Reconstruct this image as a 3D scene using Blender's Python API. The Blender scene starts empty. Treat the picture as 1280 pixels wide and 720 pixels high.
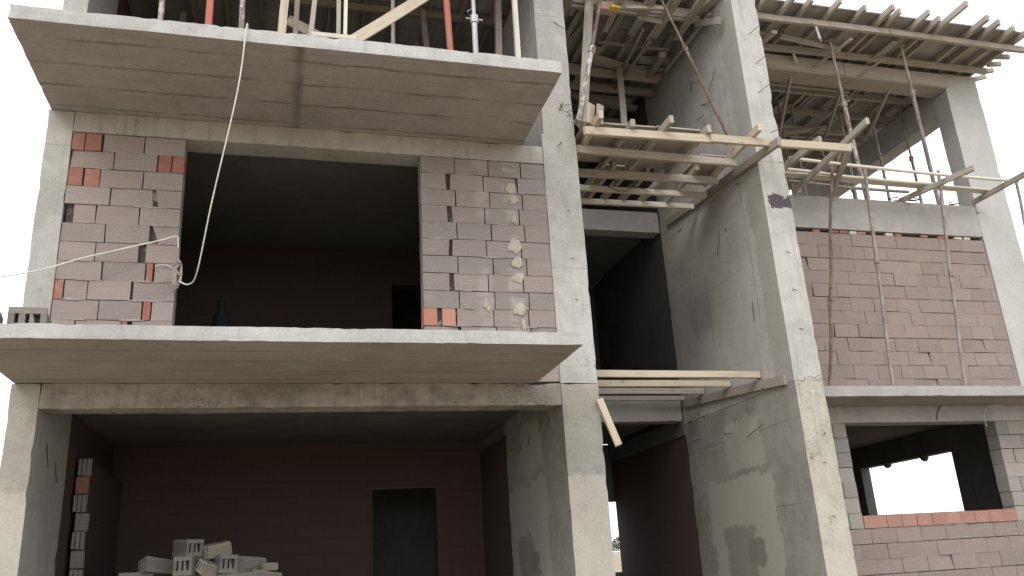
import bpy, bmesh, math, random
from mathutils import Vector, Matrix, noise
random.seed(7)
C = bpy.context.scene.collection
R = math.radians

# ------------------------------------------------------------------ materials
class G:
    """small node-graph helper"""
    def __init__(s, name, rough=.85):
        s.m = bpy.data.materials.new(name); s.m.use_nodes = True
        s.nt = s.m.node_tree; s.nt.nodes.clear()
        s.out = s.new('ShaderNodeOutputMaterial'); s.b = s.new('ShaderNodeBsdfPrincipled')
        s.nt.links.new(s.b.outputs[0], s.out.inputs[0])
        s.b.inputs['Roughness'].default_value = rough
        s.b.inputs['Specular IOR Level'].default_value = .3
        s._pos = None
    def new(s, t): return s.nt.nodes.new(t)
    def put(s, sock, v):
        if isinstance(v, bpy.types.NodeSocket): s.nt.links.new(v, sock)
        elif isinstance(v, (tuple, list)) and len(v) == 3 and sock.type == 'RGBA': sock.default_value = (*v, 1)
        else: sock.default_value = v
    def pos(s):
        if s._pos is None: s._pos = s.new('ShaderNodeNewGeometry')
        return s._pos.outputs['Position']
    def island(s):
        s.pos(); return s._pos.outputs['Random Per Island']
    def obj(s): return s.new('ShaderNodeTexCoord').outputs['Object']
    def orand(s): return s.new('ShaderNodeObjectInfo').outputs['Random']
    def sep(s, v):
        n = s.new('ShaderNodeSeparateXYZ'); s.put(n.inputs[0], v); return n.outputs
    def mapped(s, v, sc):
        n = s.new('ShaderNodeMapping'); s.put(n.inputs['Vector'], v); n.inputs['Scale'].default_value = sc; return n.outputs[0]
    def noise(s, v, scale, detail=4, rough=.55, dist=0., col=False):
        n = s.new('ShaderNodeTexNoise'); s.put(n.inputs['Vector'], v)
        n.inputs['Scale'].default_value = scale; n.inputs['Detail'].default_value = detail
        n.inputs['Roughness'].default_value = rough; n.inputs['Distortion'].default_value = dist
        return n.outputs['Color' if col else 'Fac']
    def voro(s, v, scale, feature='F1', out='Distance'):
        n = s.new('ShaderNodeTexVoronoi'); s.put(n.inputs['Vector'], v); n.feature = feature
        n.inputs['Scale'].default_value = scale; return n.outputs[out]
    def math(s, op, a, b=0., c=0.):
        n = s.new('ShaderNodeMath'); n.operation = op
        s.put(n.inputs[0], a); s.put(n.inputs[1], b)
        s.put(n.inputs[2], c); return n.outputs[0]
    def vadd(s, a, b):
        n = s.new('ShaderNodeVectorMath'); n.operation = 'ADD'; s.put(n.inputs[0], a); s.put(n.inputs[1], b); return n.outputs[0]
    def vscale(s, a, k):
        n = s.new('ShaderNodeVectorMath'); n.operation = 'SCALE'; s.put(n.inputs[0], a); n.inputs['Scale'].default_value = k; return n.outputs[0]
    def step(s, v, a, b, lo=0., hi=1.):
        n = s.new('ShaderNodeMapRange'); n.interpolation_type = 'SMOOTHSTEP'
        s.put(n.inputs[0], v); n.inputs[1].default_value = a; n.inputs[2].default_value = b
        n.inputs[3].default_value = lo; n.inputs[4].default_value = hi; return n.outputs[0]
    def mix(s, f, a, b, mode='MIX'):
        n = s.new('ShaderNodeMix'); n.data_type = 'RGBA'; n.blend_type = mode
        s.put(n.inputs[0], f); s.put(n.inputs[6], a); s.put(n.inputs[7], b); return n.outputs[2]
    def ramp(s, f, pts):
        n = s.new('ShaderNodeValToRGB'); s.put(n.inputs[0], f); e = n.color_ramp.elements
        while len(e) < len(pts): e.new(.5)
        for el, (p, c) in zip(e, pts): el.position = p; el.color = (*c, 1)
        return n.outputs[0]
    def bump(s, h, strength=.3, dist=.01):
        n = s.new('ShaderNodeBump'); s.put(n.inputs['Height'], h); n.inputs['Strength'].default_value = strength
        n.inputs['Distance'].default_value = dist; s.nt.links.new(n.outputs[0], s.b.inputs['Normal'])
    def color(s, c): s.put(s.b.inputs['Base Color'], c); return s.m

def inbox(g, p, conds, soft):
    """1 inside the given coordinate ranges of the (distorted) point p"""
    xyz = g.sep(p); m = None
    for ax, (a, b) in conds.items():
        v = xyz['xyz'.index(ax)]
        k = g.math('MULTIPLY', g.step(v, a - soft, a + soft), g.step(v, b - soft, b + soft, 1., 0.))
        m = k if m is None else g.math('MULTIPLY', m, k)
    return m

def concrete(name, c1, c2, dark, seams=(), drip=.0, masks=(), pores=.5, streak=None, sk=.25, scale=1., mott=1., rough_patch=0.):
    def gr(c):                                            # cement grey rather than cream
        l = .3 * c[0] + .55 * c[1] + .15 * c[2]; return tuple((v * .70 + l * .22) * .95 for v in c)
    c1, c2, dark = gr(c1), gr(c2), gr(dark)
    g = G(name, .9); P = g.pos()
    big = g.noise(P, .9 * scale, 6, .6, .4); mid = g.noise(P, 5.5 * scale, 6, .65)
    f = g.step(g.math('ADD', g.math('MULTIPLY', big, .62), g.math('MULTIPLY', mid, .38)), .5 - .16 / mott, .5 + .16 / mott)
    col = g.mix(f, c1, c2)
    # cement bloom, pale thin smears
    bl = g.step(g.noise(g.mapped(P, (1, 1, .35)), 3.1, 8, .7, 1.2), .56, .74)
    col = g.mix(g.math('MULTIPLY', bl, .35), col, tuple(min(1, x * 1.25 + .03) for x in c2))
    if streak:                                            # formwork grain
        s_ = g.noise(g.mapped(P, streak), 3., 5, .6)
        col = g.mix(g.math('MULTIPLY', g.step(s_, .5, .72), sk), col, dark)
    if drip:
        d = g.noise(g.mapped(P, (9, 9, .55)), 1.6, 6, .7)
        col = g.mix(g.math('MULTIPLY', g.step(d, .53, .7), drip), col, dark)
    warp = g.vadd(P, g.vscale(g.vadd(g.noise(P, 2.2, 6, .6, col=True), (-.5, -.5, -.5)), .09))
    for ax, sp, off, w, k in seams:                       # board joints
        v = g.sep(warp)['xyz'.index(ax)]
        fr = g.math('FRACT', g.math('DIVIDE', g.math('ADD', v, off), sp))
        ln = g.math('MULTIPLY', g.step(fr, .5 - w, .5), g.step(fr, .5, .5 + w * .6, 1., 0.))
        ln = g.math('MULTIPLY', ln, g.step(g.noise(P, 1.7, 4), .33, .6))
        col = g.mix(g.math('MULTIPLY', ln, k), col, dark)
    wp = g.vadd(P, g.vscale(g.vadd(g.noise(P, 3.5, 7, .68, col=True), (-.5, -.5, -.5)), .5))
    for conds, mc, k, soft in masks:
        col = g.mix(g.math('MULTIPLY', inbox(g, wp, conds, soft), k), col, mc)
    # air holes and nail heads
    v = g.voro(P, 11.); v2 = g.voro(P, 38.)
    h1 = g.math('MULTIPLY', g.step(v, .035, .1, 1., 0.), g.step(g.noise(P, 2.3, 2), .52, .6))
    h2 = g.math('MULTIPLY', g.step(v2, .08, .2, 1., 0.), g.step(g.noise(P, 1.3, 3), .58, .7))
    hole = g.math('MAXIMUM', h1, g.math('MULTIPLY', h2, .7))
    if rough_patch:
        rp = g.math('MULTIPLY', g.step(g.noise(P, 26, 6, .8), .54, .62), g.step(g.noise(P, 1.1, 3), .55, .68))
        hole = g.math('MAXIMUM', hole, g.math('MULTIPLY', rp, rough_patch))
    col = g.mix(g.math('MULTIPLY', hole, pores), col, tuple(x * .28 for x in dark))
    fine = g.noise(P, 60, 4, .7)
    col = g.mix(.16, col, g.ramp(fine, [(.3, (.12, .12, .12)), (.7, (.9, .9, .9))]), 'OVERLAY')
    g.bump(g.math('SUBTRACT', g.math('ADD', g.math('MULTIPLY', mid, .7), g.math('MULTIPLY', fine, .25)), hole), .45, .012)
    return g.color(col)

WARM1, WARM2 = (.40, .375, .325), (.52, .495, .44)
BR1, BR2, BRD = (.29, .255, .205), (.385, .345, .285), (.16, .135, .105)
m_fascia = concrete('concrete_pale', (.43, .412, .385), (.555, .535, .505), (.28, .255, .23), drip=.25, streak=(.25, .25, 6), mott=1.3, pores=.45)
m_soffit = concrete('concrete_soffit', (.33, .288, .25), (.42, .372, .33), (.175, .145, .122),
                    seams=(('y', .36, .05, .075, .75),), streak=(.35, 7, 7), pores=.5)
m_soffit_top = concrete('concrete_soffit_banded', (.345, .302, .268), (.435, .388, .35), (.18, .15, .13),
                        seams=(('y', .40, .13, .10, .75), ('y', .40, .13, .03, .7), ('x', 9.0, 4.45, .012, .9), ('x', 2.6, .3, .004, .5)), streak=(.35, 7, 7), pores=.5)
m_beam = concrete('concrete_beam', (.39, .355, .295), (.50, .46, .39), (.21, .18, .14), drip=.55, pores=.8, rough_patch=.3)
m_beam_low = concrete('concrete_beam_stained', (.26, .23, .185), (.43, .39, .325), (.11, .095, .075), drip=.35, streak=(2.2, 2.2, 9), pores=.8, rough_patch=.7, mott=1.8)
m_wingbeam = concrete('concrete_wing', (.37, .345, .315), (.47, .445, .41), (.24, .22, .195), drip=.12, pores=.35)
m_wingcol = concrete('concrete_wing_column', (.48, .465, .43), (.56, .545, .505), (.33, .31, .28), drip=.12, pores=.35)
m_col = concrete('concrete_column', (.41, .392, .35), (.545, .522, .475), (.27, .245, .21), drip=.38, pores=.55, rough_patch=.5, mott=1.3, seams=(('x', .215, .0, .04, .35), ('z', 1.15, .3, .015, .45)),
                 masks=(({'z': (6.55, 7.25)}, (.36, .335, .29), .45, .05),))
m_col_low = concrete('concrete_column_stained', (.33, .305, .245), (.47, .44, .37), (.20, .18, .14), drip=.3, pores=.8, rough_patch=.8,
                     masks=(({'z': (-1, 2.55)}, (.50, .47, .40), .55, .02), ({'z': (2.6, 3.1)}, (.33, .32, .28), .6, .04)), mott=1.4)
m_pier = concrete('concrete_shear_wall', (.45, .42, .385), (.555, .52, .475), (.30, .27, .24), drip=.30, pores=.9,
                  seams=(('z', .92, .1, .02, .35), ('y', 1.25, .3, .03, .7), ('z', 2.4, .75, .008, .5)), mott=1.2,
                  masks=(({'y': (10.2, 10.9), 'z': (4.7, 5.35)}, (.27, .24, .225), .5, .14),
                         ({'y': (8.5, 8.95), 'z': (0, 9)}, (.30, .285, .24), .55, .05)))
m_pier_front = concrete('concrete_shear_wall_edge', (.43, .41, .365), (.58, .555, .505), (.28, .25, .20), seams=(('x', .13, .03, .05, .4),), drip=.45, pores=.8, rough_patch=.5,
                        masks=(({'x': (5.93, 6.3), 'z': (5.77, 5.98)}, (.085, .07, .075), 1., .008),))
m_pier_low = concrete('concrete_shear_wall_damp', (.29, .268, .225), (.39, .36, .31), (.18, .16, .13), drip=.35, pores=.8, mott=1.5,
                      seams=(('z', .95, .2, .02, .6),),
                      masks=(({'y': (9.35, 11.05), 'z': (0, 2.62)}, (.41, .385, .33), .95, .012),
                             ({'y': (9.45, 10.4), 'z': (2.72, 3.32)}, (.42, .395, .345), .8, .03),
                             ({'y': (9.95, 10.7), 'z': (0, 2.02)}, (.25, .23, .195), .85, .03),
                             ({'y': (9.75, 10.1), 'z': (1.5, 1.8)}, (.225, .21, .175), .9, .02)))
m_pier_front_low = concrete('concrete_shear_wall_edge_low', (.42, .385, .29), (.55, .51, .41), (.26, .22, .15), drip=.45, pores=1., rough_patch=.9, mott=1.4)
m_inner = concrete('concrete_inside_shaded', (.15, .14, .125), (.20, .185, .165), (.09, .085, .075), seams=(('y', .5, .0, .04, .6),), pores=.4)  # room shade put into the colour: far darker than the outside concrete

m_hall = concrete('concrete_hall_shaded', (.085, .08, .075), (.12, .11, .10), (.06, .055, .05), pores=.3)  # near-black so the hall reads dark; its shade is in the colour
def block_mat(name, c1, c2, mort=None):
    g = G(name, .95); P = g.pos(); r = g.island()
    col = g.mix(r, c1, c2)
    r2 = g.math('FRACT', g.math('MULTIPLY', r, 7.31))
    col = g.mix(g.math('MULTIPLY', g.step(r2, .55, 1.), .3), col, (c2[0] * 1.12, c2[1] * .98, c2[2] * .95))
    n = g.noise(P, 3.2, 6, .65); f = g.noise(P, 75, 3, .7)
    col = g.mix(g.math('MULTIPLY', g.step(n, .5, .75), .3), col, tuple(x * 1.25 for x in c2))
    sc = g.noise(g.mapped(P, (2.5, 2.5, 60)), 1.2, 3, .6)        # scoring along the block
    col = g.mix(.07, col, g.ramp(sc, [(.35, (.1, .1, .1)), (.65, (.9, .9, .9))]), 'OVERLAY')
    col = g.mix(.18, col, g.ramp(f, [(.3, (.1, .1, .1)), (.7, (.9, .9, .9))]), 'OVERLAY')
    sm = g.step(g.noise(g.mapped(P, (1.2, 1.2, 2.5)), 2.6, 8, .75, .8), .60, .72)
    col = g.mix(g.math('MULTIPLY', sm, .35), col, (.42, .39, .35))
    if mort:
        xyz = g.sep(g.vadd(P, g.vscale(g.vadd(g.noise(P, 5, 6, .7, col=True), (-.5, -.5, -.5)), .30)))
        for x0, w, thr, mc, k in mort:
            d = g.math('ABSOLUTE', g.math('SUBTRACT', xyz[0], x0))
            band = g.step(d, w * .35, w * .8, 1., 0.)
            zz = g.noise(g.mapped(P, (.6, .6, 3.4)), 1.35, 4, .6)
            blob = g.step(zz, thr, thr + .09)
            col = g.mix(g.math('MULTIPLY', g.math('MULTIPLY', band, blob), k), col, mc)
    g.bump(g.math('ADD', g.math('MULTIPLY', sc, .25), f), .3, .006)
    return g.color(col)
m_block = block_mat('pumice_block', (.25, .213, .193), (.31, .26, .232))
m_block_r = block_mat('pumice_block_smeared', (.243, .213, .195), (.285, .245, .222),
                      ((2.12, .13, .46, (.38, .345, .32), .5), (2.47, .14, .46, (.42, .39, .34), .5)))
m_block_pink = block_mat('pumice_block_pink', (.252, .20, .181), (.292, .232, .208))
m_block_grey = block_mat('pumice_block_grey', (.25, .235, .215), (.33, .305, .275))
m_block_pile = block_mat('pumice_block_dusty', (.165, .15, .135), (.235, .215, .19))
m_block_tan = block_mat('pumice_block_tan', (.28, .25, .20), (.35, .31, .25))
def terra(name, c1, c2):
    g = G(name, .9); P = g.pos(); r = g.island()
    col = g.mix(r, c1, c2); n = g.noise(P, 9, 6, .7)
    col = g.mix(g.math('MULTIPLY', g.step(n, .5, .75), .35), col, (.50, .36, .29))
    f = g.noise(P, 80, 3); col = g.mix(.15, col, g.ramp(f, [(.3, (.1,) * 3), (.7, (.9,) * 3)]), 'OVERLAY')
    g.bump(g.math('ADD', n, f), .3, .005); return g.color(col)
m_terra = terra('terracotta', (.29, .115, .09), (.34, .165, .13))
m_terra_org = terra('terracotta_orange', (.42, .19, .135), (.46, .24, .175))
m_terra_sill = terra('terracotta_dusty', (.34, .175, .135), (.38, .215, .17))
def joint_mat():
    g = G('mortar_joint', .95); P = g.pos()
    n = g.noise(P, 7, 6, .7)
    return g.color(g.mix(g.step(n, .54, .66), (.065, .054, .048), (.30, .27, .24)))
m_joint = joint_mat()
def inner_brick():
    g = G('inside_brickwork_shaded', .95); P = g.pos(); x, y, z = g.sep(P)[0:3]
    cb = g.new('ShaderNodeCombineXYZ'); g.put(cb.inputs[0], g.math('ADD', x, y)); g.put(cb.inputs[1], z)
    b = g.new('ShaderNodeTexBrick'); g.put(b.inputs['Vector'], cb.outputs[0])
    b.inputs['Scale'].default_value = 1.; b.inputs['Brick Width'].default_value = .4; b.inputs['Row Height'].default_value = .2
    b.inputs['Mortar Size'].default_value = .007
    g.put(b.inputs['Color1'], (.098, .065, .056)); g.put(b.inputs['Color2'], (.088, .06, .052)); g.put(b.inputs['Mortar'], (.072, .054, .048))  # darker than real terracotta, the dimness of the rooms is in these colours
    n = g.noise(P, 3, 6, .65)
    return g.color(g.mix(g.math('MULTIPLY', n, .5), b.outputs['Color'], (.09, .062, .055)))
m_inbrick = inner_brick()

def wood(name, c1, c2, dark, grain=.5, dirt=.3):
    g = G(name, .8); O = g.obj(); r = g.orand()
    shift = g.vadd(O, g.vscale(g.new('ShaderNodeObjectInfo').outputs['Location'], 1.7))
    gr = g.noise(g.mapped(shift, (1.2, 22, 22)), 2., 5, .6, .6); big = g.noise(shift, 2.4, 5, .6)
    col = g.mix(r, c1, c2)
    col = g.mix(g.math('MULTIPLY', g.step(gr, .48, .72), grain), col, dark)
    col = g.mix(g.math('MULTIPLY', g.step(big, .5, .72), dirt), col, (.33, .30, .265))
    sp = g.step(g.noise(shift, 16, 6, .75), .60, .68)
    col = g.mix(g.math('MULTIPLY', sp, .5), col, (.44, .42, .385))
    kn = g.step(g.voro(g.mapped(shift, (1, 3, 3)), 2.6), .05, .1, 1., 0.)
    col = g.mix(g.math('MULTIPLY', kn, .7), col, tuple(x * .4 for x in dark))
    g.bump(gr, .3, .004); return g.color(col)
m_pine = wood('pine', (.47, .395, .295), (.56, .48, .37), (.33, .25, .165), .55, .4)
m_pine_old = wood('pine_weathered', (.31, .275, .232), (.41, .37, .32), (.18, .152, .125), .6, .5)
m_pine_dark = wood('pine_aged', (.20, .165, .13), (.28, .235, .185), (.10, .08, .06), .6, .3)
m_post_pale = wood('pine_bleached', (.55, .51, .43), (.66, .62, .52), (.40, .34, .26), .4, .2)
m_red_wood = wood('red_painted_timber', (.42, .135, .10), (.47, .18, .14), (.27, .09, .07), .5, .2)
def ply():
    g = G('formwork_plywood', .75); P = g.pos()
    n = g.noise(P, 1.4, 6, .6); gr = g.noise(g.mapped(P, (18, 1.2, 18)), 1.5, 4)
    col = g.mix(g.step(n, .35, .65), (.26, .24, .22), (.37, .345, .32))
    col = g.mix(g.math('MULTIPLY', g.step(gr, .5, .7), .3), col, (.12, .105, .09))
    x, y = g.sep(P)[0], g.sep(P)[1]
    for v, sp in ((x, .5), (y, 2.5)):
        fr = g.math('FRACT', g.math('DIVIDE', v, sp))
        col = g.mix(g.math('MULTIPLY', g.step(fr, 0., .02, 1., 0.), .7), col, (.05, .045, .04))
    return g.color(col)
m_ply = ply()
def metal(name, c1, c2, metallic=.3, rough=.6):
    g = G(name, rough); O = g.obj(); n = g.noise(g.mapped(O, (6, 6, 2)), 3, 6, .7)
    g.b.inputs['Metallic'].default_value = metallic
    g.bump(g.noise(O, 60, 3), .15, .003)
    return g.color(g.mix(g.step(n, .42, .6), c1, c2))
m_rust = metal('rusty_steel', (.14, .095, .075), (.23, .175, .145), .2, .8)
m_galv = metal('weathered_steel', (.31, .285, .26), (.22, .175, .15), .25, .6)
m_grey_steel = metal('grey_steel', (.36, .37, .37), (.48, .48, .47), .4, .5)
m_spat = metal('mortar_splashed_steel', (.22, .17, .14), (.55, .52, .48), .1, .8)
m_wire = metal('tie_wire_rust', (.075, .055, .045), (.13, .09, .07), .4, .7)
m_redsteel = metal('red_steel', (.40, .12, .085), (.33, .17, .13), .1, .7)
m_cable = metal('white_cable', (.72, .69, .63), (.62, .58, .52), 0, .6)
m_coil = metal('grey_cable', (.33, .29, .27), (.22, .19, .18), 0, .6)
m_tarp = metal('dark_sack', (.008, .009, .012), (.014, .014, .018), 0, .8)
m_mortar = metal('mortar_lump', (.55, .52, .46), (.46, .43, .37), 0, .95)
m_smear = metal('mortar_smear', (.44, .40, .33), (.36, .325, .275), 0, .95)
m_joint_pale = metal('mortar_squeezed', (.36, .33, .30), (.28, .25, .23), 0, .95)
m_yellow = metal('yellow_sheet', (.70, .50, .12), (.62, .44, .12), 0, .6)
m_pinkbag = metal('pink_foam', (.42, .29, .26), (.50, .37, .33), 0, .8)
def ground_mat():
    g = G('dry_earth', .95); P = g.pos(); n = g.noise(P, .35, 8, .65); f = g.noise(P, 9, 6, .7)
    c = g.mix(g.step(n, .35, .65), (.30, .245, .17), (.38, .32, .225))
    c = g.mix(g.math('MULTIPLY', g.step(f, .45, .7), .4), c, (.22, .18, .13)); g.bump(f, .6, .03); return g.color(c)
m_ground = ground_mat()
def leaf_mat():
    g = G('shrub_leaves', .7); r = g.island(); return g.color(g.mix(r, (.035, .055, .025), (.07, .09, .04)))
m_leaf = leaf_mat()

# ------------------------------------------------------------------ building helpers
def thing(name, label, cat, loc, group=None):
    o = bpy.data.objects.new(name, None); C.objects.link(o); o.location = loc; o.empty_display_size = .2
    tag(o, label, cat, group); return o
def tag(o, label, cat, group=None):
    o['label'] = label; o['category'] = cat
    if group: o['group'] = group
    return o
def world_loc(o):
    v = Vector((0, 0, 0))
    while o is not None: v += o.location; o = o.parent
    return v
def link(name, me, mats, parent=None, shift=True, sharp=40):
    o = bpy.data.objects.new(name, me); C.objects.link(o)
    for m in (mats if isinstance(mats, (list, tuple)) else [mats]): me.materials.append(m)
    if parent is not None:
        if shift:
            me.transform(Matrix.Translation(-world_loc(parent)))
        o.parent = parent
    if sharp:
        me.shade_smooth(); me.set_sharp_from_angle(angle=R(sharp))
    return o
def mesh_of(bm, name):
    me = bpy.data.meshes.new(name); bm.normal_update(); bm.to_mesh(me); bm.free(); return me

def add_rough_box(bm, x0, x1, y0, y1, z0, z1, step=.14, amp=.005, chip=.012, skip=(), mi=None):
    lo, hi = (x0, y0, z0), (x1, y1, z1)
    n = [max(1, round((hi[i] - lo[i]) / step)) for i in range(3)]
    vs = {}
    def vert(i, j, k):
        key = (i, j, k)
        if key not in vs:
            p = Vector(tuple(lo[a] + (hi[a] - lo[a]) * key[a] / n[a] for a in range(3)))
            d = noise.noise_vector(p * 2.1) * amp + noise.noise_vector(p * 9.7) * amp * .4
            ext = [a for a in range(3) if key[a] in (0, n[a])]
            if len(ext) >= 2:
                c = max(0., noise.noise(p * 4.3) + .1) * chip * .4 + max(0, noise.noise(p * 7.3) - .28) * chip * 2.2 + max(0, noise.noise(p * 23) - .3) * chip * 1.1
                for a in ext: d[a] += c if key[a] == 0 else -c
            vs[key] = bm.verts.new(p + d)
        return vs[key]
    F = {}
    for a in range(3):
        b, c = (a + 1) % 3, (a + 2) % 3
        for side in (0, n[a]):
            tagf = '-+'[side > 0] + 'xyz'[a]
            if tagf in skip: continue
            for p in range(n[b]):
                for q in range(n[c]):
                    def kk(u, v):
                        k = [0, 0, 0]; k[a] = side; k[b] = u; k[c] = v; return vert(*k)
                    f = [kk(p, q), kk(p + 1, q), kk(p + 1, q + 1), kk(p, q + 1)]
                    if side == 0: f.reverse()
                    fc = bm.faces.new(f)
                    if mi: fc.material_index = mi.get(tagf, 0)
def rough(name, x0, x1, y0, y1, z0, z1, mats, parent, mi=None, **k):
    bm = bmesh.new(); add_rough_box(bm, x0, x1, y0, y1, z0, z1, mi=mi, **k)
    return link(name, mesh_of(bm, name), mats, parent)

def add_box(bm, x0, x1, y0, y1, z0, z1, mi=0, jit=0., skew=(0, 0, 0, 0)):
    J = lambda: random.uniform(-jit, jit)
    vs = []
    for ix, x in enumerate((x0, x1)):
        for y in (y0, y1):
            for iz, z in enumerate((z0, z1)):
                vs.append(bm.verts.new((x + J() + skew[ix * 2 + iz], y + J() * .7, z + J())))
    if jit and random.random() < .10:
        v = vs[random.choice((0, 1, 4, 5))]; v.co.y += .02; v.co.x += (.022 if v in vs[:4] else -.022) * random.random()
    for f in ((0, 1, 3, 2), (4, 6, 7, 5), (0, 4, 5, 1), (2, 3, 7, 6), (0, 2, 6, 4), (1, 5, 7, 3)):
        fc = bm.faces.new([vs[i] for i in f]); fc.material_index = mi
    return vs

def add_tube(bm, pts, r, seg=8, mi=0, cap=True):
    pts = [Vector(p) for p in pts]; rings = []
    rr = r if isinstance(r, (list, tuple)) else [r] * len(pts)
    up = Vector((.13, .21, .97))
    for i, p in enumerate(pts):
        t = (pts[min(i + 1, len(pts) - 1)] - pts[max(i - 1, 0)]).normalized()
        if abs(t.dot(up)) > .95: up2 = Vector((1, .1, 0))
        else: up2 = up
        a = t.cross(up2).normalized(); b = t.cross(a)
        rings.append([bm.verts.new(p + (a * math.cos(q) + b * math.sin(q)) * rr[i]) for q in [2 * math.pi * s / seg for s in range(seg)]])
    for A, B in zip(rings, rings[1:]):
        for s in range(seg):
            f = bm.faces.new((A[s], A[(s + 1) % seg], B[(s + 1) % seg], B[s])); f.material_index = mi
    if cap:
        bm.faces.new(rings[0]).material_index = mi; bm.faces.new(rings[-1][::-1]).material_index = mi
def smooth_path(pts, k=6):
    pts = [Vector(p) for p in pts]; out = []
    for i in range(len(pts) - 1):
        p0, p1, p2, p3 = pts[max(i - 1, 0)], pts[i], pts[i + 1], pts[min(i + 2, len(pts) - 1)]
        for s in range(k):
            t = s / k
            out.append(.5 * ((2 * p1) + (p2 - p0) * t + (2 * p0 - 5 * p1 + 4 * p2 - p3) * t * t + (3 * p1 - p0 - 3 * p2 + p3) * t ** 3))
    return out + [pts[-1]]
def wire(name, pts, r, mat, parent=None, seg=5):
    bm = bmesh.new(); add_tube(bm, smooth_path(pts), r, seg); return link(name, mesh_of(bm, name), mat, parent, sharp=60)

def board(name, p0, p1, w, h, mat, parent=None, roll=0., warp=.006):
    """timber from p0 to p1 (centre line), w across, h high; its own frame runs along the grain"""
    p0, p1 = Vector(p0), Vector(p1); d = p1 - p0; L = d.length; n = max(2, int(L / .35))
    bm = bmesh.new(); rings = []; ph = random.uniform(0, 50)
    for i in range(n + 1):
        x = L * i / n
        oy = noise.noise(Vector((x * .8, ph, 0))) * warp * 1.6; oz = noise.noise(Vector((x * .8, ph, 9))) * warp
        e = random.uniform(-.012, .012) if i in (0, n) else 0
        c = .004
        prof = [(-w / 2 + c, -h / 2), (w / 2 - c, -h / 2), (w / 2, -h / 2 + c), (w / 2, h / 2 - c), (w / 2 - c, h / 2), (-w / 2 + c, h / 2), (-w / 2, h / 2 - c), (-w / 2, -h / 2 + c)]
        rings.append([bm.verts.new((x + e * (1 if a > 0 else .3), a + oy, b + oz + random.uniform(-.001, .001))) for a, b in prof])
    for A, B in zip(rings, rings[1:]):
        for s in range(8): bm.faces.new((A[s], B[s], B[(s + 1) % 8], A[(s + 1) % 8]))
    bm.faces.new(rings[0]); bm.faces.new(rings[-1][::-1])
    bmesh.ops.recalc_face_normals(bm, faces=bm.faces)
    o = link(name, mesh_of(bm, name), mat, None, sharp=30)
    X = d.normalized(); Y = Vector((0, 0, 1)).cross(X)
    Y = Y.normalized() if Y.length > 1e-3 else Vector((0, 1, 0))
    Z = X.cross(Y); M = Matrix((X, Y, Z)).transposed() @ Matrix.Rotation(roll, 3, 'X')
    o.rotation_euler = M.to_euler()
    o.location = p0
    if parent is not None:
        o.parent = parent; o.location = p0 - world_loc(parent)
    return o

# ------------------------------------------------------------------ camera, world, sun
f_, pitch, roll_, yaw = 1050.1, R(18.68), R(3.457), R(15.773)
cy, sy, cp, sp = math.cos(yaw), math.sin(yaw), math.cos(pitch), math.sin(pitch)
fwd0 = Vector((cp * sy, cp * cy, sp)); right0 = Vector((cy, -sy, 0)); up0 = Vector((-sp * sy, -sp * cy, cp))
cr, sr = math.cos(roll_), math.sin(roll_)
rt = right0 * cr - up0 * sr; upv = right0 * sr + up0 * cr
cam = bpy.data.cameras.new('camera'); co = bpy.data.objects.new('camera', cam); C.objects.link(co)
co.matrix_world = Matrix.Translation((0, 0, 1.6)) @ Matrix((rt, upv, -fwd0)).transposed().to_4x4()
cam.sensor_width = 36; cam.lens = f_ / 1280 * 36; cam.clip_end = 3000; cam.clip_start = .05
S = bpy.context.scene; S.camera = co

SUN_EL, SUN_AZ = R(38), R(214)        # azimuth clockwise from +Y: behind the camera, to its left
w = bpy.data.worlds.new('World'); S.world = w; w.use_nodes = True
nt = w.node_tree; bg = nt.nodes['Background']
sky = nt.nodes.new('ShaderNodeTexSky'); sky.sky_type = 'NISHITA'; sky.sun_disc = False
sky.sun_elevation = SUN_EL; sky.sun_rotation = SUN_AZ; sky.air_density = 1.; sky.dust_density = 5.; sky.ozone_density = 1.
mx = nt.nodes.new('ShaderNodeMix'); mx.data_type = 'RGBA'; mx.inputs[0].default_value = .88
nt.links.new(sky.outputs[0], mx.inputs[6]); mx.inputs[7].default_value = (11.6, 12.2, 13.0, 1)   # thin bright cloud over the sky
nt.links.new(mx.outputs[2], bg.inputs[0]); bg.inputs[1].default_value = .1
sun = bpy.data.lights.new('sun', 'SUN'); so = bpy.data.objects.new('sun', sun); C.objects.link(so)
sun.energy = .65; sun.angle = R(22); sun.color = (1, .96, .9)
sd = Vector((math.sin(SUN_AZ) * math.cos(SUN_EL), math.cos(SUN_AZ) * math.cos(SUN_EL), math.sin(SUN_EL)))
so.rotation_euler = sd.to_track_quat('Z', 'Y').to_euler(); so.location = (0, -10, 20)
vs_ = S.view_settings; vs_.view_transform = 'Standard'; vs_.look = 'None'; vs_.exposure = .68; vs_.gamma = 1
S.render.engine = 'CYCLES'; S.cycles.max_bounces = 6; S.cycles.diffuse_bounces = 3

# ------------------------------------------------------------------ ground
def ground():
    bm = bmesh.new(); xs = [-1500, -400, -120] + [i * 6 for i in range(-12, 17)] + [150, 400, 1500]
    ys = [-1500, -400, -100, -40, -20, -8, 0, 8, 16, 20, 24, 28, 32, 36, 40, 46, 55, 80, 150, 400, 1500]
    def h(x, y):
        t = min(1, max(0, (y - 19) / 21)); t = t * t * (3 - 2 * t); return 2.25 * t + (noise.noise(Vector((x, y, 0)) * .13) * .12 if abs(x) < 100 else 0)
    g = [[bm.verts.new((x, y, h(x, y) - max(0, y - 60) * .03)) for x in xs] for y in ys]
    for j in range(len(ys) - 1):
        for i in range(len(xs) - 1): bm.faces.new((g[j][i], g[j][i + 1], g[j + 1][i + 1], g[j + 1][i]))
    o = link('ground', mesh_of(bm, 'ground'), m_ground); o['kind'] = 'structure'
ground()

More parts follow.
